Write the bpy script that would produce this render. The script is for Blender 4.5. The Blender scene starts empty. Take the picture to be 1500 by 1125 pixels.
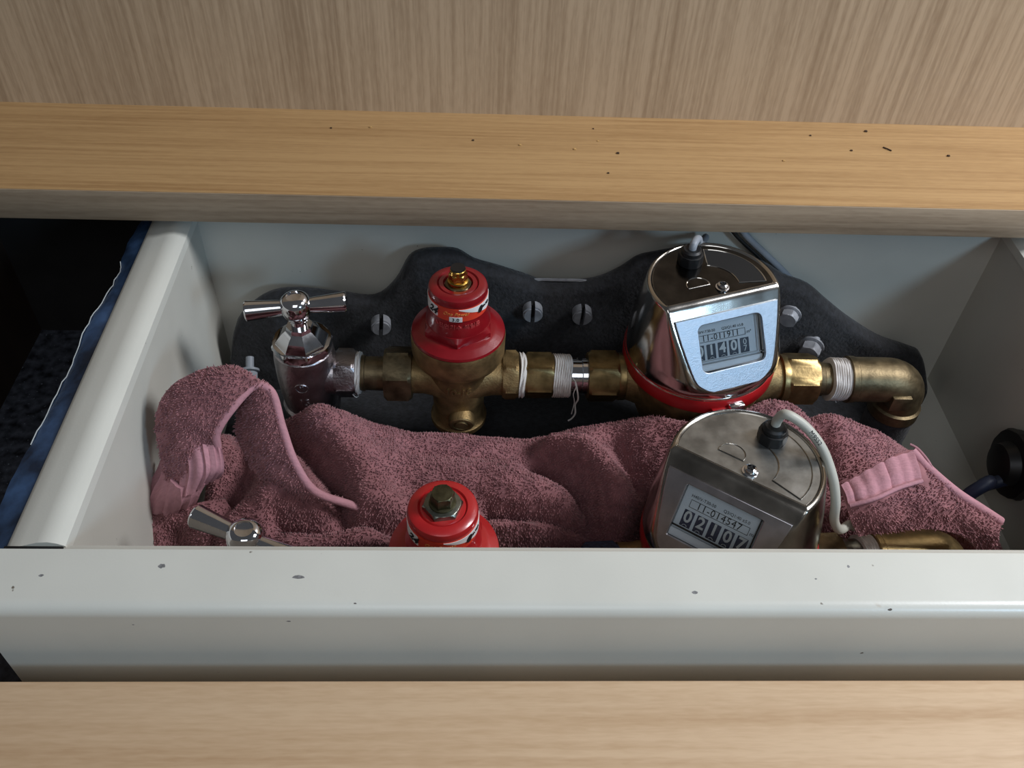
import bpy, bmesh, math, random
import numpy as np
from mathutils import Vector, Matrix, noise as mnoise
random.seed(3)
rng = np.random.default_rng(5)
PI = math.pi
S = bpy.context.scene
COL = S.collection

# ---------------------------------------------------------------- camera
CAM = Vector((0, 0, .47))
yaw, pitch, roll = [math.radians(a) for a in (-3.4, 45.44, 3.14)]
w_ = Vector((-math.sin(yaw)*math.cos(pitch), math.cos(yaw)*math.cos(pitch), -math.sin(pitch)))
r0 = Vector((math.cos(yaw), math.sin(yaw), 0)); u0 = r0.cross(w_)
r_ = math.cos(roll)*r0 + math.sin(roll)*u0
u_ = -math.sin(roll)*r0 + math.cos(roll)*u0
FOC = 1310.0
cd = bpy.data.cameras.new('camera'); cam = bpy.data.objects.new('camera', cd); COL.objects.link(cam)
cd.lens = FOC*36/1500; cd.sensor_width = 36; cd.clip_start = .01; cd.clip_end = 20
cam.matrix_world = Matrix(((r_.x, u_.x, -w_.x, CAM.x), (r_.y, u_.y, -w_.y, CAM.y), (r_.z, u_.z, -w_.z, CAM.z), (0, 0, 0, 1)))
S.camera = cam

def ray(px, py): return w_ + r_*((px-750)/FOC) - u_*((py-562.5)/FOC)
def atz(px, py, z): d = ray(px, py); return CAM + d*((z-CAM.z)/d.z)      # the point of height z seen there
def aty(px, py, y): d = ray(px, py); return CAM + d*((y-CAM.y)/d.y)
def atx(px, py, x): d = ray(px, py); return CAM + d*((x-CAM.x)/d.x)

# ---------------------------------------------------------------- light
wd = bpy.data.worlds.new('world'); S.world = wd; wd.use_nodes = True
bg = wd.node_tree.nodes['Background']
bg.inputs[0].default_value = (.62, .64, .68, 1); bg.inputs[1].default_value = .10

def area(name, loc, target, size, power, color, sy=None):
    l = bpy.data.lights.new(name, 'AREA'); l.energy = power; l.color = color
    l.shape = 'RECTANGLE'; l.size = size; l.size_y = sy or size
    o = bpy.data.objects.new(name, l); COL.objects.link(o); o.location = loc
    d = Vector(target) - Vector(loc); o.rotation_euler = d.to_track_quat('-Z', 'Y').to_euler()
    return o
area('high_window', (.82, .26, .90), (.05, .28, .12), .26, 10.5, (.93, .95, 1.0), .34)
area('low_window', (.95, -.72, .80), (.08, .40, .12), .18, 5.4, (.48, .74, 1.0), .22)
area('front_fill', (-.02, -.62, 1.15), (.0, .28, .1), .7, 2.9, (.90, .94, 1.0), .6)  # soft fill added to brighten the front meter's face

S.view_settings.view_transform = 'Standard'; S.view_settings.look = 'None'
S.view_settings.gamma = 1; S.view_settings.use_curve_mapping = False
S.view_settings.exposure = 0.0

# ---------------------------------------------------------------- materials
def srgb(r, g, b):
    f = lambda c: (c/255/12.92) if c/255 <= .04045 else ((c/255+.055)/1.055)**2.4
    return (f(r), f(g), f(b), 1)
def nt(name):
    m = bpy.data.materials.new(name); m.use_nodes = True
    t = m.node_tree; return m, t, t.nodes['Principled BSDF']
def mat(name, c, rough=.5, metal=0, var=.12, scale=60, bump=0, bscale=400, stretch=(1, 1, 1), c2=None, spots=None, coat=0, sheen=0):
    m, t, b = nt(name); N = t.nodes; L = t.links
    b.inputs['Roughness'].default_value = rough; b.inputs['Metallic'].default_value = metal
    b.inputs['Coat Weight'].default_value = coat; b.inputs['Coat Roughness'].default_value = .15
    b.inputs['Sheen Weight'].default_value = sheen
    tc = N.new('ShaderNodeTexCoord'); mp = N.new('ShaderNodeMapping'); mp.inputs['Scale'].default_value = stretch
    L.new(tc.outputs['Object'], mp.inputs['Vector'])
    n = N.new('ShaderNodeTexNoise'); n.inputs['Scale'].default_value = scale; n.inputs['Detail'].default_value = 6
    L.new(mp.outputs[0], n.inputs['Vector'])
    r = N.new('ShaderNodeValToRGB'); L.new(n.outputs[0], r.inputs[0])
    c = srgb(*c)
    cc = srgb(*c2) if c2 else tuple(x*(1-var*2.2) for x in c[:3])+(1,)
    r.color_ramp.elements[0].position = .32; r.color_ramp.elements[0].color = cc
    r.color_ramp.elements[1].position = .68; r.color_ramp.elements[1].color = c
    out = r.outputs[0]
    if spots:
        sc, thr, scol = spots
        v = N.new('ShaderNodeTexNoise'); v.inputs['Scale'].default_value = sc; v.inputs['Detail'].default_value = 2; L.new(tc.outputs['Object'], v.inputs['Vector'])
        rr = N.new('ShaderNodeValToRGB'); rr.color_ramp.elements[0].position = thr; rr.color_ramp.elements[1].position = thr+.03
        L.new(v.outputs[0], rr.inputs[0])
        mx = N.new('ShaderNodeMixRGB'); L.new(rr.outputs[0], mx.inputs[0]); L.new(out, mx.inputs[1]); mx.inputs[2].default_value = srgb(*scol)
        out = mx.outputs[0]
    L.new(out, b.inputs['Base Color'])
    rv = N.new('ShaderNodeMapRange'); rv.inputs[3].default_value = max(.02, rough-.07); rv.inputs[4].default_value = min(1, rough+.1)
    L.new(n.outputs[0], rv.inputs[0]); L.new(rv.outputs[0], b.inputs['Roughness'])
    if bump:
        n2 = N.new('ShaderNodeTexNoise'); n2.inputs['Scale'].default_value = bscale; n2.inputs['Detail'].default_value = 4
        L.new(tc.outputs['Object'], n2.inputs['Vector'])
        bp = N.new('ShaderNodeBump'); bp.inputs['Strength'].default_value = bump; bp.inputs['Distance'].default_value = .0006
        L.new(n2.outputs[0], bp.inputs['Height']); L.new(bp.outputs[0], b.inputs['Normal'])
    return m
def wood(name, light, dark, axis, rough=.45, dens=1.0, coarse=0.0):
    """long grain along axis: 0 = x, 2 = z"""
    m, t, b = nt(name); N = t.nodes; L = t.links
    tc = N.new('ShaderNodeTexCoord')
    def noise_at(sc, along, detail=5):
        mp = N.new('ShaderNodeMapping'); s = [sc]*3; s[axis] = along; mp.inputs['Scale'].default_value = s
        n = N.new('ShaderNodeTexNoise'); n.inputs['Scale'].default_value = 1; n.inputs['Detail'].default_value = detail; n.inputs['Distortion'].default_value = .3
        L.new(tc.outputs['Object'], mp.inputs[0]); L.new(mp.outputs[0], n.inputs[0]); return n
    a = noise_at(420*dens, 9*dens); c = noise_at(90*dens, 2.5*dens); d = noise_at(900*dens, 120*dens, 2)
    r = N.new('ShaderNodeValToRGB'); r.color_ramp.elements[0].position = .36; r.color_ramp.elements[0].color = srgb(*dark)
    r.color_ramp.elements[1].position = .58; r.color_ramp.elements[1].color = srgb(*light)
    mx = N.new('ShaderNodeMath'); mx.operation = 'MULTIPLY_ADD'; mx.inputs[1].default_value = .5-.3*coarse
    L.new(a.outputs[0], mx.inputs[0])
    m2 = N.new('ShaderNodeMath'); m2.operation = 'MULTIPLY_ADD'; m2.inputs[1].default_value = .3+.3*coarse; L.new(c.outputs[0], m2.inputs[0])
    m3 = N.new('ShaderNodeMath'); m3.operation = 'MULTIPLY'; m3.inputs[1].default_value = .2; L.new(d.outputs[0], m3.inputs[0])
    L.new(m3.outputs[0], m2.inputs[2]); L.new(m2.outputs[0], mx.inputs[2])
    L.new(mx.outputs[0], r.inputs[0]); L.new(r.outputs[0], b.inputs['Base Color'])
    b.inputs['Roughness'].default_value = rough
    bp = N.new('ShaderNodeBump'); bp.inputs['Strength'].default_value = .12; bp.inputs['Distance'].default_value = .0003
    L.new(mx.outputs[0], bp.inputs['Height']); L.new(bp.outputs[0], b.inputs['Normal'])
    return m

M = {}
M['panel'] = wood('panel_wood', (190, 165, 136), (158, 133, 106), 2, .34)
M['shelf'] = wood('shelf_wood', (182, 146, 100), (156, 120, 78), 0, .42, .9)
M['plank'] = wood('plank_wood', (208, 178, 144), (184, 150, 114), 0, .5, .8, 1.0)
M['edge'] = wood('shelf_edge_wood', (166, 146, 122), (134, 114, 92), 0, .5, .9)
M['granite'] = mat('granite', (84, 88, 98), .45, 0, .3, 160, .2, 300, c2=(24, 25, 30), spots=(420, .68, (120, 125, 135)))
M['dark_wood'] = mat('dark_side_board', (70, 55, 45), .6, 0, .2, 60, 0, 1, (1, 1, .1))
M['shaded_back'] = mat('shaded_rear_board', (30, 28, 27), .7)  # near-black: the shade under the shelf is put into this colour
M['steel_paint'] = mat('painted_steel', (196, 194, 184), .36, 0, .03, 25, .06, 900, spots=(230, .76, (120, 112, 100)))
M['rim_paint'] = mat('rim_paint', (212, 211, 201), .3, 0, .03, 20, .05, 900, spots=(180, .77, (110, 100, 88)))
M['film'] = mat('blue_film', (62, 90, 128), .4, 0, .36, 70, .3, 200)
M['film_edge'] = mat('film_torn_edge', (190, 195, 195), .6)
M['felt'] = mat('black_foam_mat', (40, 41, 45), .85, 0, .2, 300, .9, 500, c2=(16, 16, 18), sheen=.15)
M['zinc'] = mat('zinc_bolt', (165, 167, 172), .4, .35, .15, 200)
M['slot'] = mat('dark_slot', (10, 10, 11), .7)
M['brass'] = mat('cast_brass', (160, 134, 92), .5, .85, .22, 140, .35, 900)
M['brass_nut'] = mat('machined_brass', (160, 137, 94), .36, .95, .2, 160, .12, 600)
M['brass_old'] = mat('dull_brass', (132, 116, 88), .45, .9, .28, 120, .2, 600)
M['brass_gold'] = mat('bright_brass', (205, 165, 85), .22, 1, .1, 100)
M['chrome'] = mat('chrome', (225, 225, 228), .07, 1, .04, 120, .03, 200)
M['nickel'] = mat('nickel_cast', (175, 168, 170), .3, 1, .15, 120, .4, 700)
M['stainless'] = mat('polished_stainless', (205, 200, 192), .13, 1, .06, 60, .03, 120)
M['stainless_dull'] = mat('dusty_stainless', (178, 172, 162), .2, 1, .22, 70, .05, 160)
M['top_plate'] = mat('dark_reflection_top_plate', (78, 77, 76), .16, 1, .2, 110, .03, 150)  # steel darkened: reflection of the shelf's dark underside put into the colour
M['top_plate_dusty'] = mat('dusty_top_plate', (182, 184, 182), .32, .9, .24, 85, .12, 500)
M['face_zinc'] = mat('zinc_face_plate', (178, 186, 196), .42, 1, .08, 400, .2, 1500)
M['face_grey'] = mat('matt_face_plate', (185, 180, 182), .3, 1, .1, 120, .05, 900)
M['red'] = mat('red_enamel', (135, 14, 24), .3, 0, .12, 70, .08, 300, coat=.5)
M['red_dusty'] = mat('dusty_red_enamel', (178, 30, 32), .34, 0, .1, 70, .08, 400, coat=.45)
M['red_plastic'] = mat('red_plastic', (165, 22, 26), .35)
M['band'] = mat('orange_label', (214, 62, 40), .45, 0, .04)
M['white'] = mat('white_label', (228, 228, 226), .5, 0, .03)
M['black'] = mat('black_print', (18, 18, 20), .6)
M['relief_red'] = mat('relief_red', (186, 70, 70), .35)
M['gold_print'] = mat('gold_print', (232, 150, 80), .5)
M['tape'] = mat('thread_tape', (216, 210, 204), .7, 0, .1, 200, .8, 250, (8, 1, 1))
M['dial'] = mat('dial_white', (225, 228, 232), .5, 0, .03)
M['dial2'] = mat('dial_bluewhite', (240, 245, 250), .5, 0, .03)
M['drum'] = mat('drum_slate', (74, 80, 92), .5)
M['drum2'] = mat('drum_navy', (44, 50, 82), .5)
M['rubber'] = mat('black_rubber', (20, 20, 22), .45, 0, .2)
M['cable'] = mat('grey_cable_sheath', (186, 184, 172), .45, 0, .06)
M['cable_dim'] = mat('pale_cable_sheath', (150, 156, 164), .5, 0, .1)
M['hose'] = mat('dark_blue_hose', (28, 40, 66), .5)
M['verdigris'] = mat('blue_tarnish', (60, 74, 104), .6, .3, .3, 500, .6, 500, c2=(24, 28, 40))
M['bolt_old'] = mat('old_bronze', (112, 108, 84), .42, 1, .25, 200, .2, 600)
M['steel_nut'] = mat('steel_nut', (150, 152, 142), .3, 1, .25, 150, .1, 500)
M['chip'] = mat('bare_metal_chip', (146, 146, 146), .6, .2, .2, 900)
M['crumb'] = mat('wood_crumb', (200, 160, 100), .8)
M['crumb_dark'] = mat('dark_crumb', (60, 40, 24), .8)
def towel_mat(name, c, c2):
    m = mat(name, c, .92, 0, .1, 160, .3, 900, c2=c2, sheen=.15); return m
M['towel'] = towel_mat('rose_terry', (150, 101, 104), (124, 80, 83))
M['terry'] = towel_mat('rose_terry_loops', (168, 115, 118), (138, 90, 94))
M['hem'] = mat('rose_flat_weave', (184, 132, 140), .85, 0, .08, 220, .4, 700, (1, 6, 1))
def pane_mat():
    m = bpy.data.materials.new('clear_pane'); m.use_nodes = True; t = m.node_tree; t.nodes.clear()
    o = t.nodes.new('ShaderNodeOutputMaterial'); mx = t.nodes.new('ShaderNodeMixShader')
    tr = t.nodes.new('ShaderNodeBsdfTransparent'); tr.inputs[0].default_value = (.93, .95, .96, 1)
    g = t.nodes.new('ShaderNodeBsdfGlossy'); g.inputs['Roughness'].default_value = .05
    f = t.nodes.new('ShaderNodeFresnel'); f.inputs[0].default_value = 1.45
    t.links.new(f.outputs[0], mx.inputs[0]); t.links.new(tr.outputs[0], mx.inputs[1]); t.links.new(g.outputs[0], mx.inputs[2]); t.links.new(mx.outputs[0], o.inputs[0])
    return m
M['pane'] = pane_mat()

# ---------------------------------------------------------------- object helpers
def origin(o):
    v = Vector((0, 0, 0))
    while o: v += o.location; o = o.parent
    return v
XF = None
def link_mesh(name, me, m, parent=None, smooth=30):
    if XF is not None: me.transform(XF)
    if parent: me.transform(Matrix.Translation(-origin(parent)))
    o = bpy.data.objects.new(name, me); COL.objects.link(o); o.parent = parent
    if m and not me.materials: me.materials.append(M[m])
    if smooth is not None:
        me.shade_smooth(); me.set_sharp_from_angle(angle=math.radians(smooth))
    return o
def obj(name, bm, m, parent=None, smooth=32):
    bmesh.ops.recalc_face_normals(bm, faces=bm.faces)
    me = bpy.data.meshes.new(name); bm.to_mesh(me); bm.free()
    return link_mesh(name, me, m, parent, smooth)
def thing(name, label, cat, loc, group=None):
    o = bpy.data.objects.new(name, None); o.empty_display_size = .01; COL.objects.link(o); o.location = loc
    o['label'] = label; o['category'] = cat
    if group: o['group'] = group
    return o
def tag(o, label, cat, group=None):
    o['label'] = label; o['category'] = cat
    if group: o['group'] = group
    return o
def struct(o): o['kind'] = 'structure'; return o
BM = bmesh.new
def box(bm, lo, hi, bev=0, mtx=None):
    r = bmesh.ops.create_cube(bm, size=1); v = r['verts']
    for q in v: q.co = Vector([lo[i]+(q.co[i]+.5)*(hi[i]-lo[i]) for i in range(3)])
    if bev:
        e = list({e for q in v for e in q.link_edges})
        k = bmesh.ops.bevel(bm, geom=e, offset=bev, segments=2, affect='EDGES', profile=.5); v = list({q for f in k['faces'] for q in f.verts} | {q for q in v if q.is_valid})
    if mtx: bmesh.ops.transform(bm, matrix=mtx, verts=v)
    return v
AX = {'z': Matrix.Identity(4), 'x': Matrix.Rotation(PI/2, 4, 'Y'), '-y': Matrix.Rotation(PI/2, 4, 'X'), 'y': Matrix.Rotation(-PI/2, 4, 'X')}
def lathe(bm, prof, at=(0, 0, 0), axis='z', n=48, mtx=None, hexes=None, phase=0):
    """prof = [(radius, height)]; hexes = number of sides to use instead of a circle"""
    k = hexes or n
    rings = []
    T = Matrix.Translation(at) @ AX[axis]
    if mtx: T = mtx @ T
    for r, h in prof:
        if r < 1e-6: rings.append([bm.verts.new(T @ Vector((0, 0, h)))])
        else: rings.append([bm.verts.new(T @ Vector((r*math.cos(2*PI*i/k+phase), r*math.sin(2*PI*i/k+phase), h))) for i in range(k)])
    for a, b in zip(rings, rings[1:]):
        for i in range(k):
            j = (i+1) % k
            if len(a) == 1 and len(b) == 1: continue
            if len(a) == 1: bm.faces.new((a[0], b[j], b[i]))
            elif len(b) == 1: bm.faces.new((a[i], a[j], b[0]))
            else: bm.faces.new((a[i], a[j], b[j], b[i]))
    for g, rev in ((rings[0], True), (rings[-1], False)):
        if len(g) > 2: bm.faces.new(g[::-1] if rev else g)
def hexnut(bm, R, x0, x1, at=(0, 0, 0), axis='x', phase=0, sides=6, mtx=None):
    """hex prism with its ends turned down to a circle (chamfered corners)"""
    L = x1-x0; c = min(.12*R, L*.3); n = sides*8
    T = Matrix.Translation(at) @ AX[axis]
    if mtx: T = mtx @ T
    rings = []
    ap = R*math.cos(PI/sides)
    def rad(th):
        a = ((th) % (2*PI/sides)) - PI/sides
        return ap/math.cos(a)
    for h, mode in ((x0, 0), (x0+.0001, 1), (x0+c, 2), (x1-c, 2), (x1-.0001, 1), (x1, 0)):
        ring = []
        for i in range(n):
            th = 2*PI*i/n; rr = rad(th)
            if mode == 1: rr = min(rr, ap*1.02)
            elif mode == 0: rr = min(rr, ap*.99)
            else:
                over = (rr-ap)/(R-ap) if R > ap else 0   # corners keep the full height only in the middle
            ring.append(bm.verts.new(T @ Vector((rr*math.cos(th+phase), rr*math.sin(th+phase), h))))
        rings.append(ring)
    for a, b in zip(rings, rings[1:]):
        for i in range(n): j = (i+1) % n; bm.faces.new((a[i], a[j], b[j], b[i]))
    bm.faces.new(rings[0][::-1]); bm.faces.new(rings[-1])
def catmull(P, n):
    P = [Vector(p) for p in P]; out = []
    Q = [P[0]*2-P[1]] + P + [P[-1]*2-P[-2]]
    for i in range(1, len(Q)-2):
        for k in range(n):
            t = k/n; a, b, c, d = Q[i-1], Q[i], Q[i+1], Q[i+2]
            out.append(.5*((2*b)+(c-a)*t+(2*a-5*b+4*c-d)*t*t+(3*b-a-3*c+d)*t**3))
    out.append(P[-1]); return out
def tube(bm, path, r, n=12, r1=None, cap=True):
    path = [Vector(p) for p in path]; rings = []
    t0 = (path[1]-path[0]).normalized(); nrm = t0.orthogonal().normalized()
    for i, p in enumerate(path):
        t = (path[min(i+1, len(path)-1)]-path[max(i-1, 0)]).normalized()
        nrm = (nrm - t*nrm.dot(t)).normalized(); bn = t.cross(nrm)
        rr = r if r1 is None else r+(r1-r)*i/(len(path)-1)
        rings.append([bm.verts.new(p+(nrm*math.cos(2*PI*k/n)+bn*math.sin(2*PI*k/n))*rr) for k in range(n)])
    for a, b in zip(rings, rings[1:]):
        for i in range(n): j = (i+1) % n; bm.faces.new((a[i], a[j], b[j], b[i]))
    if cap: bm.faces.new(rings[0][::-1]); bm.faces.new(rings[-1])
def prism(bm, pts, ext, mtx=None):
    """pts = 2-D outline in the xy plane, pushed along z by ext"""
    a = [bm.verts.new((x, y, 0)) for x, y in pts]; b = [bm.verts.new((x, y, ext)) for x, y in pts]
    n = len(pts)
    bm.faces.new(a[::-1]); bm.faces.new(b)
    for i in range(n): j = (i+1) % n; bm.faces.new((a[i], a[j], b[j], b[i]))
    if mtx: bmesh.ops.transform(bm, matrix=mtx, verts=a+b)
def sweep(bm, prof, a, b, axis, n=1):
    """2-D profile carried along an axis from a to b; profile pairs fill the other two axes"""
    rings = []
    for k in range(n+1):
        v = a+(b-a)*k/n
        rings.append([bm.verts.new((v, p, q) if axis == 0 else (p, v, q)) for p, q in prof])
    m = len(prof)
    for A, B in zip(rings, rings[1:]):
        for i in range(m): j = (i+1) % m; bm.faces.new((A[i], A[j], B[j], B[i]))
    bm.faces.new(rings[0][::-1]); bm.faces.new(rings[-1])
def eval_mesh(o):
    dg = bpy.context.evaluated_depsgraph_get(); dg.update()
    me = bpy.data.meshes.new_from_object(o.evaluated_get(dg)); return me
def text_mesh(body, size, ext=.0001, bold=0, align='CENTER', space=1, shear=0):
    c = bpy.data.curves.new('print', 'FONT'); c.body = body; c.size = size; c.extrude = ext; c.offset = bold
    c.align_x = align; c.align_y = 'CENTER'; c.space_character = space; c.shear = shear; c.resolution_u = 3
    o = bpy.data.objects.new('print', c); COL.objects.link(o)
    me = eval_mesh(o); bpy.data.objects.remove(o); bpy.data.curves.remove(c)
    me.materials.clear()
    return me
def text(name, body, size, mtx, m, parent, **k):
    me = text_mesh(body, size, **k); me.transform(mtx); return link_mesh(name, me, m, parent, None)
def wrapped_text(name, body, size, centre, R, ang, z, m, parent, slope=0, ext=.00015, **k):
    """text bent around a vertical cylinder; ang = 0 faces -y"""
    me = text_mesh(body, size, ext=ext, **k)
    for v in me.vertices:
        a = ang + v.co.x/R; rr = R + v.co.z
        rr2 = rr + slope*v.co.y
        v.co = Vector((centre[0]+rr2*math.sin(a), centre[1]-rr2*math.cos(a), z+v.co.y))
    return link_mesh(name, me, m, parent, None)
def wrapped_patch(name, centre, R, a0, a1, z0, z1, m, parent, thick=.0002, n=24, zf=None):
    bm = BM(); g = []
    for i in range(n+1):
        t = i/n; a = a0+(a1-a0)*t
        lo, hi = (z0, z1) if zf is None else zf(t)
        g.append([bm.verts.new((centre[0]+rr*math.sin(a), centre[1]-rr*math.cos(a), z)) for rr, z in ((R-.0004, lo), (R+thick, lo), (R+thick, hi), (R-.0004, hi))])
    for A, B in zip(g, g[1:]):
        for i in range(4): j = (i+1) % 4; bm.faces.new((A[i], A[j], B[j], B[i]))
    bm.faces.new(g[0][::-1]); bm.faces.new(g[-1])
    return obj(name, bm, m, parent)

# ---------------------------------------------------------------- the setting
bm = BM(); box(bm, (-.6, .02, -.02), (.6, .56, 0)); struct(obj('floor', bm, 'granite'))
bm = BM(); box(bm, (-.6, .5135, .1887), (.75, .53, .62)); struct(obj('wall_back', bm, 'panel'))
bm = BM(); box(bm, (-.6, .5135, 0), (.75, .53, .1887)); struct(obj('wall_lower_back', bm, 'shaded_back'))
bm = BM(); box(bm, (-.35, .15, 0), (-.33, .5135, .17)); struct(obj('wall_left', bm, 'dark_wood'))

# shelf board above the back of the box
sh = thing('shelf_board', 'pale wooden shelf board with horizontal grain above the meter box', 'shelf', (0, .42, .17))
bm = BM(); box(bm, (-.6, .4203, .1700), (.75, .5135, .1887)); obj('board', bm, 'shelf', sh)
bm = BM(); box(bm, (-.6, .4195, .1698), (.75, .4203, .1886), .0002); e = obj('edge_strip', bm, 'edge', sh); e['label'] = 'greyer edge strip'
cr = []
for px, py, dk in ((485, 188, 1), (543, 187, 0), (693, 206, 1), (762, 213, 0), (842, 219, 0), (876, 207, 0), (869, 189, 1), (905, 225, 1), (891, 254, 1), (1187, 199, 1), (1268, 193, 1), (1247, 221, 1), (1389, 229, 1), (1148, 236, 0)):
    p = atz(px, py, .1887); bm = BM(); s = random.uniform(.0005, .0009)
    box(bm, (p.x-s, p.y-s*.8, .1887), (p.x+s, p.y+s*.8, .1887+s), s*.3); obj('crumb', bm, 'crumb_dark' if dk else 'crumb', sh)
p = atz(1299, 219, .1887); bm = BM()
tube(bm, [(p.x-.0018, p.y+.002, .1891), (p.x, p.y, .1893), (p.x+.0022, p.y-.002, .1891)], .0004, 6); obj('splinter', bm, 'crumb_dark', sh)

# wooden plank in front of the box
bm = BM(); box(bm, (-.6, .02, .0), (.75, .1696, .125), .0012)
tag(obj('front_plank', bm, 'plank'), 'blurred light wooden plank in front of the grey box', 'plank')

# ---------------------------------------------------------------- meter box
X0, X1, Y0, Y1, ZR, ZF = -.166, .3235, .21, .445, .158, .028
mb = thing('meter_box', 'cream painted steel meter box with folded rim holding both pipe rows', 'box', (.08, .32, 0))
bm = BM(); box(bm, (X0-.002, Y0-.002, .012), (X1+.002, Y1+.002, ZF)); obj('tray_floor', bm, 'steel_paint', mb)
bm = BM(); box(bm, (X0-.003, Y0, .012), (X0, Y1, ZR-.003)); obj('side_wall', bm, 'steel_paint', mb)
bm = BM(); box(bm, (X1, Y0, .012), (X1+.003, Y1, ZR-.003)); obj('side_wall', bm, 'steel_paint', mb)
bm = BM(); box(bm, (X0-.003, Y1, .012), (X1+.003, Y1+.003, ZR)); obj('rear_wall', bm, 'steel_paint', mb)
# front: folded sheet with a rounded outer corner
def arc(cx, cy, r, a0, a1, n=8): return [(cx+r*math.cos(math.radians(a0+(a1-a0)*i/n)), cy+r*math.sin(math.radians(a0+(a1-a0)*i/n))) for i in range(n+1)]
prof = [(Y0, .10), (Y0, ZR-.001)] + [(Y0-.001, ZR+.0012)] + arc(.1866, ZR-.0043, .0055, 90, 180, 8) + [(.1811, .0), (.1826, .0), (.1826, ZR-.006), (Y0-.002, ZR-.0012), (Y0-.002, .10)]
bm = BM(); sweep(bm, prof, -.1915, .36, 0, 1); fr = obj('front_rim', bm, 'rim_paint', mb); fr['label'] = 'bluish white front rim and outer face'
bm = BM(); box(bm, (X0-.003, Y0, .012), (X1+.003, Y0+.0025, ZR-.0015)); obj('front_wall', bm, 'steel_paint', mb)
# side rims
def side_rim(s, x):
    pr = [(x+s*.0004, ZR-.006), (x+s*.0004, ZR-.0005)] + [(x-s*.0025*1, ZR+.0012), (x-s*.006, ZR+.0022), (x-s*.0105, ZR+.0018), (x-s*.017, ZR-.0005), (x-s*.022, ZR-.0012), (x-s*.0242, ZR-.003), (x-s*.0248, ZR-.012), (x-s*.0235, ZR-.012), (x-s*.0228, ZR-.005), (x-s*.015, ZR-.003), (x-s*.0035, ZR-.002), (x-s*.0035, ZR-.006)]
    bm = BM(); sweep(bm, pr, Y0+.0015, Y1+.002, 1, 1); return obj('side_rim', bm, 'rim_paint', mb)
side_rim(1, X0); side_rim(-1, X1)
bm = BM()
box(bm, (X0-.003, Y1, ZR-.003), (X1+.003, Y1+.022, ZR)); obj('rear_rim', bm, 'rim_paint', mb)
# small welded tabs / seam where the front rim meets the left rim
bm = BM(); box(bm, (-.190, Y0-.0004, ZR-.0035), (-.1665, Y0+.0016, ZR-.0006), .0003); obj('rim_joint', bm, 'slot', mb)
# blue film along the outside of the left rim
bm = BM(); rows = []
N_ = 60
for i in range(N_+1):
    t = i/N_; y = .196+(.445-.196)*t
    wob = .0009*math.sin(t*13)+.0006*math.sin(t*31+1)+.0004*math.sin(t*97)
    xin = -.1895; wd_ = .0155*(1-.45*t) + wob*(.3+t*.8)
    if t > .82: wd_ += .004*math.sin((t-.82)/.18*PI)
    zz = ZR-.004-.001*math.sin(t*17)
    rows.append([bm.verts.new(p) for p in ((xin, y, ZR-.0035), (xin-wd_*.5, y, zz-.001), (xin-wd_, y, zz-.004), (xin-wd_-.0008, y, .02), (xin-wd_*.6, y, .02), (xin-.001, y, ZR-.02))])
for A, B in zip(rows, rows[1:]):
    for i in range(6): j = (i+1) % 6; bm.faces.new((A[i], A[j], B[j], B[i]))
bm.faces.new(rows[0][::-1]); bm.faces.new(rows[-1])
fl = obj('protective_film', bm, 'film', mb); fl['label'] = 'ragged blue protective film'
bm = BM()
pts = []
for i in range(18, 52):
    t = i/N_; y = .196+(.445-.196)*t
    wob = .0009*math.sin(t*13)+.0006*math.sin(t*31+1)+.0004*math.sin(t*97)
    wd_ = .0155*(1-.45*t) + wob*(.3+t*.8)
    if t > .82: wd_ += .004*math.sin((t-.82)/.18*PI)
    pts.append((-.1895-wd_-.0002+random.uniform(-.0003, .0003), y, ZR-.004-.001*math.sin(t*17)-.0035+random.uniform(-.0004, .0004)))
tube(bm, pts, .00025, 5); obj('torn_edge', bm, 'film_edge', fl)

for px, py, w, h in ((437, 845, .0030, .0011), (237, 829, .0018, .0014), (1018, 868, .0016, .0010), (1195, 848, .0006, .0005), (1243, 830, .0007, .0008), (60, 843, .0012, .0007)):
    p = atz(px, py, ZR+.0012); bm = BM(); n = 12
    prism(bm, [(p.x+w*math.cos(2*PI*i/n)*random.uniform(.6, 1), p.y+h*math.sin(2*PI*i/n)*random.uniform(.6, 1)) for i in range(n)], .00012, Matrix.Translation((0, 0, ZR+.0011))); obj('paint_chip', bm, 'chip', fr)
for px, py, w, h in ((520, 884, .0007, .0006), (423, 910, .0012, .0005), (1304, 893, .0010, .0010), (195, 915, .0006, .0004)):
    p = aty(px, py, .1811); bm = BM(); n = 12
    prism(bm, [(w*math.cos(2*PI*i/n)*random.uniform(.6, 1), h*math.sin(2*PI*i/n)*random.uniform(.6, 1)) for i in range(n)], .00015, Matrix.Translation((p.x, .1812, p.z)) @ Matrix.Rotation(PI/2, 4, 'X')); obj('paint_chip', bm, 'chip', fr)
# ---------------------------------------------------------------- foam backing with bolts
YM = .427
tops = [(338, 520), (345, 478), (370, 450), (400, 434), (440, 431), (500, 437), (548, 441), (578, 418), (598, 384), (618, 374), (645, 372), (670, 374), (695, 388), (730, 398), (768, 410), (800, 420), (850, 419), (882, 413), (910, 400), (935, 384), (960, 378), (1000, 372), (1060, 372), (1120, 392), (1150, 410), (1186, 424), (1215, 448), (1245, 472), (1290, 500), (1335, 516), (1352, 526), (1356, 560)]
ol = [(aty(x, y, YM).x, aty(x, y, YM).z) for x, y in tops]
olc = catmull([(x, 0, z) for x, z in ol], 4)
ol = [(p.x, p.z) for p in olc]
bmt = thing('foam_backing', 'black felted backing mat with wavy top behind the rear pipe row', 'mat', (.05, .42, ZF))
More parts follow.
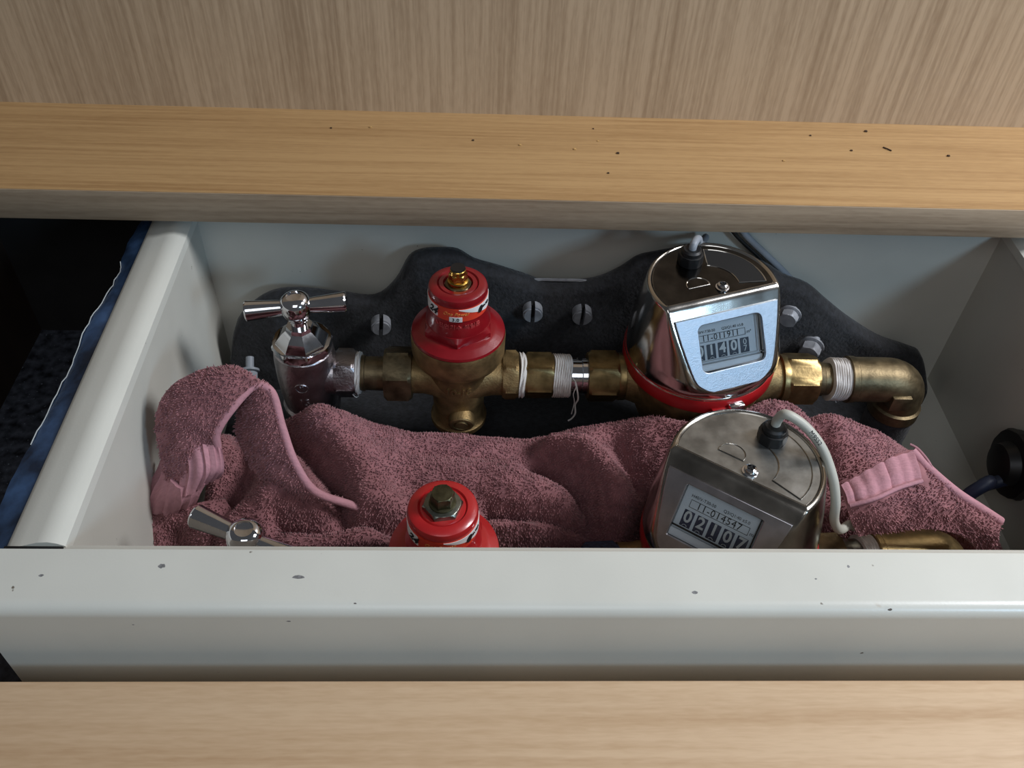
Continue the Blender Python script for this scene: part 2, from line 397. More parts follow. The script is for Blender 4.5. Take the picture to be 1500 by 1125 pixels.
# front face as a grid so that it can bulge
bm = BM(); nz = 26; colsf = []; colsb = []
for (x, zt) in ol:
    cf, cb = [], []
    for k in range(nz+1):
        z = ZF + (zt-ZF)*k/nz
        n1 = mnoise.noise(Vector((x*30, z*30, 1)))*.0028 + mnoise.noise(Vector((x*110, z*110, 4)))*.0006
        ed = min(1, (zt-z)/.006); rnd = .004*(1-math.sqrt(max(0, 1-(1-ed)**2)))
        low = .005*max(0, (.085-z)/.06) if z < .085 else 0
        cf.append(bm.verts.new((x, YM-.002+n1+rnd-low, z))); cb.append(bm.verts.new((x, YM+.011-rnd, z)))
    colsf.append(cf); colsb.append(cb)
for A, B in zip(colsf, colsf[1:]):
    for k in range(nz): bm.faces.new((A[k], B[k], B[k+1], A[k+1]))
for A, B in zip(colsb, colsb[1:]):
    for k in range(nz): bm.faces.new((A[k+1], B[k+1], B[k], A[k]))
for i in range(len(ol)-1):
    bm.faces.new((colsf[i][nz], colsf[i+1][nz], colsb[i+1][nz], colsb[i][nz]))
    bm.faces.new((colsf[i][0], colsb[i][0], colsb[i+1][0], colsf[i+1][0]))
bm.faces.new(colsf[0]+colsb[0][::-1]); bm.faces.new(colsf[-1][::-1]+colsb[-1])
obj('mat_body', bm, 'felt', bmt, 60)
bm = BM(); box(bm, (-.160, .3525, ZF), (.270, YM+.010, ZF+.006), .002); obj('mat_base', bm, 'felt', bmt)
# metal bracket edge showing behind the mat
bm = BM(); p0 = aty(770, 411, .432); p1 = aty(868, 413, .432)
tube(bm, catmull([(p0.x, .432, p0.z-.004), (p0.x+.004, .432, p0.z+.0005), ((p0.x+p1.x)/2, .432, p0.z+.001), (p1.x-.004, .432, p1.z+.0005), (p1.x, .432, p1.z-.005)], 5), .0010, 6); obj('bracket_edge', bm, 'zinc', bmt)
def slot_bolt(px, py, y, r=.0062, L=.006, tilt=0, rz=0):
    p = aty(px, py, y)
    T = Matrix.Translation((p.x, y, p.z)) @ Matrix.Rotation(rz, 4, 'Z') @ Matrix.Rotation(tilt, 4, 'Y')
    bm = BM()
    for s in (-1, 1):     # the two halves of the slotted head
        pts = [(s*.0012, -r*.97)] + [(s*max(.0012, r*math.cos(a)), r*math.sin(a)) for a in [math.radians(q) for q in range(-80, 81, 10)]] + [(s*.0012, r*.97)]
        if s < 0: pts = pts[::-1]
        prism(bm, pts, L, T @ Matrix.Rotation(PI/2, 4, 'X'))
        prism(bm, [(x*.82+s*.0003, z*.82) for x, z in pts], .0012, T @ Matrix.Translation((0, -L, 0)) @ Matrix.Rotation(PI/2, 4, 'X'))
    b = obj('slotted_bolt', bm, 'zinc', bmt)
    bm = BM(); lathe(bm, [(r*.8, 0), (r*.8, L*.35)], axis='-y', n=20, mtx=T); obj('bolt_core', bm, 'slot', b)
for px, py, rz, ti in ((780, 452, 0, 0), (852, 456, 0, .05), (558, 471, .1, .1)): slot_bolt(px, py, YM-.003, rz=rz, tilt=ti)
def hex_bolt(px, py, y, R=.0055, L=.010, rz=0, rx=0, m='zinc', par=None):
    p = aty(px, py, y); T = Matrix.Translation((p.x, y, p.z)) @ Matrix.Rotation(rz, 4, 'Z') @ Matrix.Rotation(rx, 4, 'X')
    bm = BM(); hexnut(bm, R, L*.45, L, axis='-y', mtx=T, phase=.3); lathe(bm, [(R*1.15, L*.3), (R*1.15, L*.4), (R*.5, L*.45)], axis='-y', n=20, mtx=T); lathe(bm, [(R*.5, -.004), (R*.5, L*.4)], axis='-y', n=16, mtx=T)
    return obj('hex_bolt', bm, m, par or bmt)
hex_bolt(1192, 500, YM-.004, .0068, .013, -.5, .1); hex_bolt(1160, 455, YM-.002, .006, .010, -.5, .1)
hex_bolt(366, 532, YM-.012, .0052, .014, .1, .5, 'cable_dim'); hex_bolt(1330, 580, .395, .0042, .012, -.3, .4, 'cable_dim'); hex_bolt(1313, 632, .385, .0042, .012, -.3, .4, 'cable_dim')

# ---------------------------------------------------------------- pipe pieces
def xs(name, prof, Y, Z, m, parent, n=40):      # turned piece along x, prof = [(x, r)]
    bm = BM(); lathe(bm, [(r, x) for x, r in prof], (0, Y, Z), 'x', n); return obj(name, bm, m, parent)
def xhex(name, x0, x1, R, Y, Z, m, parent, phase=0, sides=6):
    bm = BM(); hexnut(bm, R, x0, x1, (0, Y, Z), 'x', phase, sides); return obj(name, bm, m, parent)
def tape(name, x0, x1, r, Y, Z, parent, seed=0, threads=3):
    rg = random.Random(seed); bm = BM(); n = 60
    prof = []
    turns = int((x1-x0)/.0013)
    k = turns*6
    T = []
    for i in range(k+1):
        x = x0+(x1-x0)*i/k; rr = r*(1+.022*math.sin(i*1.05)+rg.uniform(-.01, .01))*(1 if 0 < i < k else .93)
        T.append([bm.verts.new((x+.0004*math.sin(3*a*2*PI/n+seed)+ .0005*math.sin(a*2*PI/n), Y+rr*(1+.015*math.sin(a*.7+i))*math.cos(a*2*PI/n), Z+rr*(1+.015*math.sin(a*.7+i))*math.sin(a*2*PI/n))) for a in range(n)])
    for A, B in zip(T, T[1:]):
        for i in range(n): j = (i+1) % n; bm.faces.new((A[i], A[j], B[j], B[i]))
    bm.faces.new(T[0][::-1]); bm.faces.new(T[-1])
    o = obj(name, bm, 'tape', parent)
    for q in range(threads):
        bm = BM(); x = rg.uniform(x0, x1); a0 = rg.uniform(-2.6, -1.2)
        pts = []
        for s in range(9):
            a = a0 + s*.18; rr = r*1.03 + .0015*abs(math.sin(s*1.3+q))
            pts.append((x+.0015*math.sin(s*.9+q)+.0006*s, Y+rr*math.cos(a), Z+rr*math.sin(a)))
        tube(bm, catmull(pts, 3), .00028, 5); obj('thread_end', bm, 'tape', o)
    return o

# ================= rear row
Yr, Zr = .37, .1012
def shutoff_valve(x, Y, Z, label, rot, tilt, body_m, scale=1, engraved=True):
    t = thing('shutoff_valve', label, 'valve', (x, Y, ZF))
    c = (x, Y, 0)
    # angle body : vertical barrel with a branch to the right, base going down to the pipe stub
    bm = BM(); lathe(bm, [(.0125, ZF+(.0063 if Y > .3 else 0)), (.0125, Z-.028), (.0165, Z-.027), (.0168, Z-.023), (.0156, Z-.021), (.0166, Z-.012), (.0172, Z), (.0172, Z+.014), (.0166, Z+.020), (.0150, Z+.022)], c, 'z', 56); obj('valve_body', bm, body_m, t)
    xs('branch', [(x, .0135), (x+.016, .0128), (x+.0175, .0125)], Y, Z, body_m, t)
    xhex('branch_nut', x+.0165, x+.0285, .0148, Y, Z, body_m, t, PI/6)
    bm = BM(); hexnut(bm, .0172, Z+.0205, Z+.0260, c, 'z', .3, 8)
    lathe(bm, [(.0150, Z+.0255), (.0146, Z+.027), (.0105, Z+.032), (.0075, Z+.0345), (.0072, Z+.037)], c, 'z', 8, phase=.3); obj('bonnet', bm, 'chrome', t, 25)
    bm = BM(); lathe(bm, [(.0048, Z+.034), (.0048, Z+.0445)], c, 'z', 24); obj('stem', bm, 'chrome', t)
    T = Matrix.Translation((x, Y, Z+.050)) @ Matrix.Rotation(rot, 4, 'Z') @ Matrix.Rotation(tilt, 4, 'Y')
    bm = BM(); lathe(bm, [(.0045, -.009), (.0062, -.0075), (.0066, -.006), (.0084, -.003), (.0087, .001), (.0078, .0048), (.0058, .0068), (.0042, .0073), (.0040, .0062), (0, .0056)], mtx=T, n=40); h = obj('handle_hub', bm, 'chrome', t)
    for s in (-1, 1):
        bm = BM(); lathe(bm, [(.0040, .006), (.0044, .010), (.0056, .0255), (.0058, .0262), (.0053, .0270), (.0, .0270)], axis='x', mtx=T @ Matrix.Rotation(0 if s > 0 else PI, 4, 'Z') @ Matrix.Translation((0, 0, .0)), n=32); obj('handle_arm', bm, 'chrome', t)
    if engraved:
        wrapped_text('casting_mark', 'K', .0042, c, .01725, -.03, Z+.0038, body_m, t, ext=.0004, bold=.0001)
        bm = BM()
        ring = [Vector((c[0]+(.0173)*math.sin(-.03+.0036*math.cos(a)/.0173), c[1]-.0173*math.cos(-.03+.0036*math.cos(a)/.0173), Z+.0038+.0032*math.sin(a))) for a in [2*PI*i/28 for i in range(29)]]
        tube(bm, ring, .00035, 6, cap=False); obj('casting_ring', bm, body_m, t)
        wrapped_text('size_mark', '15', .0068, c, .0169, -.03, Z-.0085, body_m, t, ext=.0005, bold=.00015)
    return t
shutoff_valve(-.0968, Yr, Zr, 'polished chrome cross-handle angle valve on the left of the rear pipe', .10, -.06, 'nickel')

def regulator(x, Y, Z, label, red, brass, s=1, bolt='gold'):
    t = thing('pressure_regulator', label, 'regulator', (x, Y, Z-.045))
    c = (x, Y, 0)
    bm = BM()
    lathe(bm, [(0, Z-.0400), (.010, Z-.0400), (.0150, Z-.0385), (.0168, Z-.0355), (.0168, Z-.0325), (.0158, Z-.0315), (.0150, Z-.029), (.0152, Z-.018), (.0165, Z-.008), (.0175, Z), (.0185, Z+.010), (.0215, Z+.0150), (.0250, Z+.0180), (.0262, Z+.0215), (.0264, Z+.0330), (.0260, Z+.0342)], c, 'z', 72)
    obj('brass_body', bm, brass, t)
    bm = BM()   # side ports flaring into the body
    lathe(bm, [(.0115, -.0270), (.0115, -.020), (.0125, -.015), (.0165, -.006), (.0165, .006), (.0130, .0140), (.0120, .0200), (.0120, .027)], (x, Y, Z), 'x', 48); obj('port_body', bm, brass, t)
    xhex('port_hex', x+.0255, x+.0348, .0150, Y, Z, brass, t, PI/6)
    # plug on the lower front
    bm = BM(); T = Matrix.Translation((x+.002, Y-.0145, Z-.0225)) @ Matrix.Rotation(.25, 4, 'X')
    lathe(bm, [(.0075, -.002), (.0075, .0038), (.0068, .0046), (.0052, .0048), (.0048, .0036), (.0040, .0036), (.0036, .0050), (0, .0052)], axis='-y', n=36, mtx=T); obj('plug', bm, brass, t)
    wrapped_text('casting_mark', '10-15', .0066, c, .0178, .02, Z+.0025, brass, t, slope=.1, ext=.0006, bold=.0002)
    # red bonnet
    zb = Z+.0340
    bm = BM(); lathe(bm, [(.0257, zb), (.0261, zb+.0008), (.0257, zb+.0022), (.0220, zb+.0042), (.0200, zb+.0052)], c, 'z', 72)
    hexnut(bm, .0205, zb+.0030, zb+.0105, c, 'z', PI/6)
    lathe(bm, [(.0178, zb+.010), (.0174, zb+.0125), (.0163, zb+.0160), (.0157, zb+.018), (.0154, zb+.0290), (.0158, zb+.0295), (.0160, zb+.0315), (.0154, zb+.0335), (.0138, zb+.0346), (.0112, zb+.0348), (.0106, zb+.0338), (.0100, zb+.0346), (.0080, zb+.0346), (.0074, zb+.0330), (0, zb+.0325)], c, 'z', 72)
    obj('red_cap', bm, red, t)
    bd = wrapped_patch('label_band', c, .0158, -1.75, 1.75, zb+.0208, zb+.0290, 'band', t, n=60)
    bd['label'] = 'orange sticker band'
    # white swash growing to the right, white panel on the left
    wrapped_patch('white_swash', c, .01605, .05, 1.7, 0, 0, 'white', bd, n=40, zf=lambda q: (zb+.0286-.0060*min(1, q*1.5), zb+.0289))
    wrapped_patch('white_panel', c, .01605, -1.7, -.72, 0, 0, 'white', bd, n=20, zf=lambda q: (zb+.0212+.0005*q, zb+.0288-.0006*q))
    wrapped_text('print', '24', .0062, c, .0164, -.93, zb+.0248, 'black', bd, shear=.4, bold=.0002)
    wrapped_text('print', '0', .0052, c, .0164, .80, zb+.0258, 'black', bd, shear=.3, bold=.0004)
    wrapped_text('print', 'WATER', .0024, c, .0164, 1.08, zb+.0265, 'black', bd)
    wrapped_text('print', 'One Power', .0030, c, .01615, -.06, zb+.0257, 'gold_print', bd, shear=.3)
    wrapped_patch('rating_sticker', c, .0162, -.27, .16, zb+.0208, zb+.0238, 'white', bd, n=12)
    wrapped_text('print', '3.0', .0030, c, .0165, -.06, zb+.0223, 'black', bd, space=1.1)
    wrapped_text('raised_lettering', '수전면기수 책임품', .0036, c, .0163, -.03, zb+.0166, 'relief_red', t, ext=.00025)
    # adjusting screw
    if bolt == 'gold':
        bm = BM(); hexnut(bm, .0078, zb+0.0310, zb+0.0343, c, 'z', .2); obj('lock_nut', bm, 'brass_old', t)
        bm = BM(); hexnut(bm, .0050, zb+0.0338, zb+0.0413, c, 'z', .1); lathe(bm, [(.0056, zb+0.0338), (.0056, zb+0.0363), (.0048, zb+0.0368)], c, 'z', 30); lathe(bm, [(.0044, zb+0.0408), (.0042, zb+0.0433), (.0036, zb+0.0440), (0, zb+0.0440)], c, 'z', 30); obj('adjusting_screw', bm, 'brass_gold', t)
        bm = BM(); lathe(bm, [(.0040, zb+0.0438), (.0038, zb+0.0446), (0, zb+0.0446)], c, 'z', 24); obj('screw_cap', bm, 'rubber', t)
    else:
        bm = BM(); lathe(bm, [(.0088, zb+0.0310), (.0092, zb+0.0318), (.0088, zb+0.0326)], c, 'z', 36); hexnut(bm, .0092, zb+0.0323, zb+0.0373, c, 'z', .15); obj('lock_nut', bm, 'steel_nut', t)
        bm = BM(); hexnut(bm, .0054, zb+0.0373, zb+0.0443, c, 'z', .2); lathe(bm, [(.0062, zb+0.0370), (.006, zb+0.0380), (.005, zb+0.0383)], c, 'z', 30); obj('adjusting_screw', bm, 'bolt_old', t)
    return t
regulator(-.0095, Yr, Zr, 'dark red capped brass pressure regulator with gold screw on the rear pipe', 'red', 'brass')

# fittings between valve and regulator
t = thing('pipe_union', 'dull brass pipe union between chrome valve and rear red regulator', 'pipe fitting', (-.052, Yr, Zr-.017))
tape('thread_tape', -.0705, -.0660, .0124, Yr, Zr, t, 1, 1)['label'] = 'white thread tape'
xs('tail_pipe', [(-.0665, .0098), (-.0655, .0104), (-.0635, .0104), (-.0630, .0098), (-.0520, .0100)], Yr, Zr, 'brass_old', t)
xhex('union_nut', -.0522, -.0362, .0165, Yr, Zr, 'brass_old', t, 0)
t = thing('pipe_coupling', 'brass hex coupling with white taped chrome tail left of the rear meter', 'pipe fitting', (.045, Yr, Zr-.016))
tape('thread_tape', .0255, .0292, .0132, Yr, Zr, t, 2, 1)
xhex('hex_coupling', .0288, .0458, .0140, Yr, Zr, 'brass_nut', t, PI/6)
tape('thread_tape', .0452, .0556, .0126, Yr, Zr, t, 3, 3)
xs('chrome_tail', [(.054, .0100), (.062, .0100), (.0625, .0105), (.067, .0105)], Yr, Zr, 'chrome', t)
# loose tape thread hanging down
bm = BM(); q = [(.0575, Yr-.0110, Zr+.006), (.0590, Yr-.0135, Zr+.001), (.0600, Yr-.0135, Zr-.006), (.0590, Yr-.0120, Zr-.012), (.0596, Yr-.0125, Zr-.019), (.0580, Yr-.0120, Zr-.024), (.0560, Yr-.0120, Zr-.026)]
tube(bm, catmull(q, 5), .0005, 6); obj('hanging_thread', bm, 'tape', t)
bm = BM(); q = [(.0560, Yr-.0100, Zr+.008), (.0585, Yr-.0108, Zr+.0035), (.0570, Yr-.0130, Zr-.002), (.0582, Yr-.0130, Zr-.009), (.0575, Yr-.012, Zr-.020)]
tube(bm, catmull(q, 5), .0003, 6); obj('hanging_thread', bm, 'tape', t)

# ---------------------------------------------------------------- water meter
CH = (.0122, .0755); CB = (.0412, .034)        # chord (y depth, z) at the top and at the foot of the sloping face
def yplane(z): return -(CH[0] + (CH[1]-z)/(CH[1]-CB[1])*(CB[0]-CH[0]))
def rbell(z, ph=0):
    u = max(0, min(1, (z-.027)/(.0755-.027))); r = .0420-.0066*u**1.7
    return r + .0034*math.exp(-((abs(ph)-.66)/.36)**2)*max(0, min(1, (z-.0285)/.005))*max(0, 1-max(0, z-.040)/.028)**2
def water_meter(x, Y, Z, label, th, cover, top, face, digits, serial, dial, drum, rear, offx=0, lean=(0, 0), axis=(0, 0)):
    t = thing('water_meter', label, 'meter', (x, Y, Z-.040))
    c = (x, Y, Z)
    bm = BM(); lathe(bm, [(0, -.040), (.020, -.040), (.024, -.036), (.030, -.024), (.036, -.008), (.0395, .004), (.0412, .012), (.0412, .0175)], c, 'z', 80); obj('brass_body', bm, 'brass', t)
    bm = BM(); lathe(bm, [(.0125, -.054), (.0125, -.048), (.014, -.040), (.020, -.025), (.022, 0), (.020, .025), (.014, .040), (.0125, .044), (.0125, .049)], (x, axis[0], axis[1]), 'x', 48); obj('meter_ports', bm, 'brass', t)
    bm = BM(); lathe(bm, [(.0400, .0165), (.0432, .0170), (.0438, .0185), (.0438, .0255), (.0430, .0272), (.0400, .0276)], c, 'z', 96); obj('clamp_ring', bm, 'red_plastic', t)
    T = Matrix.Translation(c) @ Matrix.Rotation(lean[0], 4, 'X') @ Matrix.Rotation(lean[1], 4, 'Y') @ Matrix.Rotation(th, 4, 'Z')
    # clasp on the ring
    a = .42
    Tc = Matrix.Translation(c) @ Matrix.Rotation(th*.6+.12, 4, 'Z') @ Matrix.Translation((.0, -.0435, .0205))
    bm = BM(); box(bm, (-.0045, -.0040, -.006), (.0045, .002, .0045), .0008, Tc); obj('clasp', bm, 'chrome', t)
    bm = BM(); box(bm, (-.0026, -.0044, -.0042), (.0026, -.003, .0012), .0004, Tc); obj('clasp_slot', bm, 'red_plastic', t)
    bm = BM(); lathe(bm, [(.003, -.008), (.003, .001), (.002, .002), (0, .002)], (-.0055, -.0005, -.001), 'x', 20, mtx=Tc); obj('clasp_pin', bm, 'red_plastic', t)
    # ---- cover
    bm = BM(); n = 200; rings = []
    zs = [.0262, .0275, .0285] + [.030+(.0735-.030)*i/30 for i in range(31)]
    prof = [(rbell(.028)+.0008, .0262), (rbell(.028)+.0008, .0275), (rbell(.028), .0285)] + [(rbell(z), z) for z in zs[3:]]
    prof += [(rbell(.0735)-.0002, .0745), (rbell(.0735)-.0009, .0754), (rbell(.0735)-.0019, .0757), (rbell(.0735)-.0028, .0752), (rbell(.0735)-.0032, .0747)]
    def clampy(y, z, inset=0):
        yp = yplane(min(z, .0755)) + inset; k = .0016
        d = y-yp
        h = max(k-abs(d), 0)/k
        return max(y, yp) + h*h*k*.25
    for r, z in prof:
        ins = 0
        if z >= .0735 and r < rbell(.0735)-.00005: ins = (rbell(.0735)-r)
        ring = []
        for i in range(n):
            th_ = 2*PI*i/n; ph = ((th_+PI/2+PI) % (2*PI))-PI; r2 = r + (rbell(z, ph)-rbell(z, 9))
            ring.append(bm.verts.new(T @ Vector((r2*math.cos(th_), clampy(r2*math.sin(th_), z, ins), z))))
        rings.append(ring)
    for A, B in zip(rings, rings[1:]):
        for i in range(n): j = (i+1) % n; bm.faces.new((A[i], A[j], B[j], B[i]))
    bm.faces.new(rings[0][::-1]); bm.faces.new(rings[-1])
    bell = obj('cover', bm, cover, t, 40)
    # face frame: X along the chord, Y up the slope, Z outwards
    up = Vector((0, CB[0]-CH[0], CH[1]-CB[1])).normalized(); nr = Vector((1, 0, 0)).cross(up)
    zc = .0548; oc = Vector((offx, yplane(zc), zc))
    F = T @ Matrix(((1, up.x, nr.x, oc.x), (0, up.y, nr.y, oc.y), (0, up.z, nr.z, oc.z), (0, 0, 0, 1)))
    Wd, Ht = .0385, .0270
    # cut the window pocket
    bmc = BM(); box(bmc, (-Wd/2-.0004, -Ht/2-.0004, -.0095), (Wd/2+.0004, Ht/2+.0004, .012), 0, F)
    me = bpy.data.meshes.new('cutter'); bmc.to_mesh(me); bmc.free()
    co = bpy.data.objects.new('cutter', me); COL.objects.link(co)
    bell_off = origin(t); me.transform(Matrix.Translation(-bell_off)); co.parent = t
    md = bell.modifiers.new('cut', 'BOOLEAN'); md.operation = 'DIFFERENCE'; md.object = co; md.solver = 'EXACT'
    nm = eval_mesh(bell); bell.modifiers.clear(); old = bell.data; bell.data = nm; bpy.data.objects.remove(co)
    # face plate, a D shape with the window cut out
    cu = bpy.data.curves.new('plate', 'CURVE'); cu.dimensions = '2D'; cu.fill_mode = 'BOTH'; cu.extrude = .0005; cu.bevel_depth = .0004; cu.bevel_resolution = 2
    def spline(pts):
        s = cu.splines.new('POLY'); s.points.add(len(pts)-1); s.use_cyclic_u = True
        for p, q in zip(s.points, pts): p.co = (q[0], q[1], 0, 1)
    ztop = .0690 if rear else .0685
    half = []
    for i in range(40):
        z = ztop + (.0352-ztop)*i/39
        best = 0
        for q in range(1, 400):
            ph = q*.004
            if rbell(z, ph)*math.cos(ph) >= -yplane(z): best = rbell(z, ph)*math.sin(ph)
        hw = best - .0028
        if hw < .001: continue
        v = (Vector((0, yplane(z), z))-Vector((0, yplane(zc), zc))).dot(up)
        half.append((hw, v))
    outline = [(hw-offx, v) for hw, v in half] + [(-hw-offx, v) for hw, v in half[::-1]]
    # soften the top corners
    spline(outline)
    rr_ = .0040 if rear else .0012
    hole = []
    for cx, cy, a0 in ((Wd/2-rr_, Ht/2-rr_, 0), (-Wd/2+rr_, Ht/2-rr_, 90), (-Wd/2+rr_, -Ht/2+rr_, 180), (Wd/2-rr_, -Ht/2+rr_, 270)):
        hole += [(cx+rr_*math.cos(math.radians(a0+q*15)), cy+rr_*math.sin(math.radians(a0+q*15))) for q in range(7)]
    spline(hole)
    o = bpy.data.objects.new('plate', cu); COL.objects.link(o); me = eval_mesh(o); bpy.data.objects.remove(o); me.materials.clear()
    me.transform(F @ Matrix.Translation((0, 0, .0006))); fp = link_mesh('face_plate', me, face, t, 30)
    # register seen through the window
    D = F @ Matrix.Translation((0, 0, -.0040)) @ Matrix.Rotation(-.03 if rear else 0, 4, 'Z')
    ox = .0
    sx = -offx*.5 - (.0030 if rear else .0005)
    bm = BM(); box(bm, (-Wd/2, -Ht/2, -.002), (Wd/2, Ht/2, .0), .0, D); dl = obj('dial', bm, dial, t)
    bm = BM()   # moulded inner frame of the register
    for lo, hi in (((-Wd/2, -.0088, 0), (Wd/2, -.0081, .0012)), ((Wd/2-.0022, -.0088, 0), (Wd/2-.0016, Ht/2, .0012))): box(bm, lo, hi, .0002, D)
    obj('dial_frame', bm, 'slot' if not rear else dial, dl)
    bm = BM(); box(bm, (-Wd/2, -Ht/2, .0), (Wd/2, -.0095, .0022), .0006, D); obj('dial_sill', bm, dial, dl)
    p = .0067
    for i, dg_ in enumerate(digits):
        cx = sx+(i-2)*p; cy = -.0035 + (0 if not rear else 0)
        bm = BM(); box(bm, (cx-.0026, cy-.0041, 0), (cx+.0026, cy+.0041, .0004), .0002, D); dr = obj('digit_drum', bm, drum, dl)
        if '/' in dg_:
            a_, b_ = dg_.split('/')
            text('digit', a_, .0046, D @ Matrix.Translation((cx, cy+.0018, .0005)), 'white', dr, ext=.00005); text('digit', b_, .0046, D @ Matrix.Translation((cx, cy-.0018, .0005)), 'white', dr, ext=.00005)
        else:
            text('digit', dg_, .0078, D @ Matrix.Translation((cx, cy+.0008, .0005)), 'white', dr, ext=.00005, bold=.0002)
            bm = BM(); tube(bm, [D @ Vector((cx+.0011*math.cos(q), cy-.0037+.0008*math.sin(q), .0006)) for q in [PI*k/6 for k in range(7)]], .00014, 5); obj('digit', bm, 'white', dr)
    # serial number strip
    y0, y1 = .0021, .0058; xa, xb = sx-.0150, sx+.0142
    bm = BM()
    for lo, hi in (((xa, y0, 0), (xb, y0+.0002, .0002)), ((xa, y1, 0), (xb, y1+.0002, .0002)), ((xa, y0, 0), (xa+.0002, y1, .0002)), ((xb, y0, 0), (xb+.0002, y1+.0002, .0002))): box(bm, lo, hi, 0, D)
    obj('serial_frame', bm, 'black', dl)
    text('serial_number', serial, .0047, D @ Matrix.Translation((sx-.0004, (y0+y1)/2+.0001, .0002)), 'black', dl, ext=.00003, space=1.12)
    text('print', 'Q3/Q1:40 ±5.0', .0021, D @ Matrix.Translation((sx+.0070, .0078, .0002)), 'black', dl, ext=.00003)
    text('print', 'H40/V-T30-50', .0021, D @ Matrix.Translation((sx-.0095, .0078, .0002)), 'black', dl, ext=.00003)
    text('print', 'm³', .0026, D @ Matrix.Translation((sx+.0165, .0035, .0002)), 'black', dl, ext=.00003)
    bm = BM(); box(bm, (-Wd/2+.0002, -Ht/2+.0002, -.0022), (Wd/2-.0002, Ht/2-.0002, -.0016), 0, F); obj('window_pane', bm, 'pane', t)
    # ---- top plate with its moulded marks
    zt = .0747; bm = BM(); pts = []
    R2 = rbell(.0735)-.0033
    for i in range(120):
        a_ = 2*PI*i/120; yy = R2*math.sin(a_); pts.append((R2*math.cos(a_), max(yy, yplane(.0755)+.0034)))
    pp = [pts[0]]
    for q in pts[1:]:
        if (q[0]-pp[-1][0])**2+(q[1]-pp[-1][1])**2 > 1e-9: pp.append(q)
    prism(bm, pp, .0004, T @ Matrix.Translation((0, 0, zt-.0002))); obj('top_plate', bm, top, t)
    def ridge(pts, r=.0004, closed=True, nm='moulded_outline', m=cover):
        P = [T @ Vector((a_, b_, zt+.0003)) for a_, b_ in pts]
        if closed: P = P+[P[0]]
        bm = BM(); tube(bm, P, r, 6, cap=not closed); return obj(nm, bm, m, t)
    hx, hy = -.0085, .0010
    ridge([(hx+.0064*math.cos(math.radians(a_)), hy+.0064*.95*math.sin(math.radians(a_))) for a_ in range(-12, 193, 12)], .00035)
    bm = BM(); prism(bm, [(hx+.0060*math.cos(math.radians(a_)), hy+.0060*.95*math.sin(math.radians(a_))) for a_ in range(-12, 193, 12)], .0002, T @ Matrix.Translation((0, 0, zt+.0002))); obj('half_moon_mark', bm, top, t)
    a0, a1 = math.radians(-14), math.radians(74)
    sec = [(.0290*math.cos(a0+(a1-a0)*i/18), .0290*math.sin(a0+(a1-a0)*i/18)) for i in range(19)] + [(.0140*math.cos(a1+(a0-a1)*i/10), .0150*math.sin(a1+(a0-a1)*i/10)) for i in range(11)]
    ridge(sec, .00035, True, 'hatch_outline')
    bm = BM(); prism(bm, sec, .00025, T @ Matrix.Translation((0, 0, zt+.0001))); obj('hatch', bm, 'slot' if rear else top, t)
    bm = BM(); Ts = T @ Matrix.Translation((.0030, -.0045, zt))
    lathe(bm, [(.0036, 0), (.0037, .0008), (.0030, .0010), (.0030, .0016), (.0027, .0025), (.0018, .0030), (.0015, .0020), (0, .0019)], mtx=Ts, n=30); s_ = obj('screw', bm, 'chrome', t)
    bm = BM(); box(bm, (-.0016, -.0004, .0018), (.0016, .0004, .0026), 0, Ts); box(bm, (-.0004, -.0016, .0018), (.0004, .0016, .0026), 0, Ts); obj('screw_slot', bm, 'slot', s_)
    Tg = T @ Matrix.Translation((-.0040 if rear else .0030, .0205, zt))
    bm = BM(); hexnut(bm, .0070, 0, .0065, (0, 0, 0), 'z', .2, 8, mtx=Tg); lathe(bm, [(.0058, .006), (.0055, .0085), (.0045, .0095), (.0030, .0090)], mtx=Tg, n=30); obj('cable_gland', bm, 'rubber', t)
    g = Tg @ Vector((0, 0, .0085))
    return t, g, T
wr, gr, Tr = water_meter(.1297, .375, .0942, 'polished steel water meter with rounded window reading 0140 on the rear pipe', math.radians(17.4), 'stainless', 'top_plate', 'face_zinc', ['0', '1', '4', '0', '0/7'], '11-011911', 'dial', 'drum', True, .0008, (.0176, -.0272), (Yr, Zr))
def cable(name, pts, r, m, parent, n=6):
    bm = BM(); tube(bm, catmull(pts, n), r, 14); return obj(name, bm, m, parent)
cable('signal_cable', [gr-Vector((0, 0, .003)), gr+Vector((.001, .002, .003)), gr+Vector((.006, .013, -.002)), gr+Vector((.012, .026, -.016)), gr+Vector((.02, .045, -.024))], .0022, 'cable_dim', wr)
xhex('union_nut', .0655, .0835, .0156, Yr, Zr, 'brass_nut', wr, PI/6)
xs('union_collar', [(.0830, .0135), (.0838, .0140), (.0872, .0140), (.088, .0130)], Yr, Zr, 'brass_nut', wr)
xs('union_collar', [(.1785, .0125), (.179, .0145), (.1815, .0145), (.183, .014)], Yr, Zr, 'brass_nut', wr)
xhex('union_nut', .1815, .2005, .0158, Yr, Zr, 'brass_nut', wr, 0)

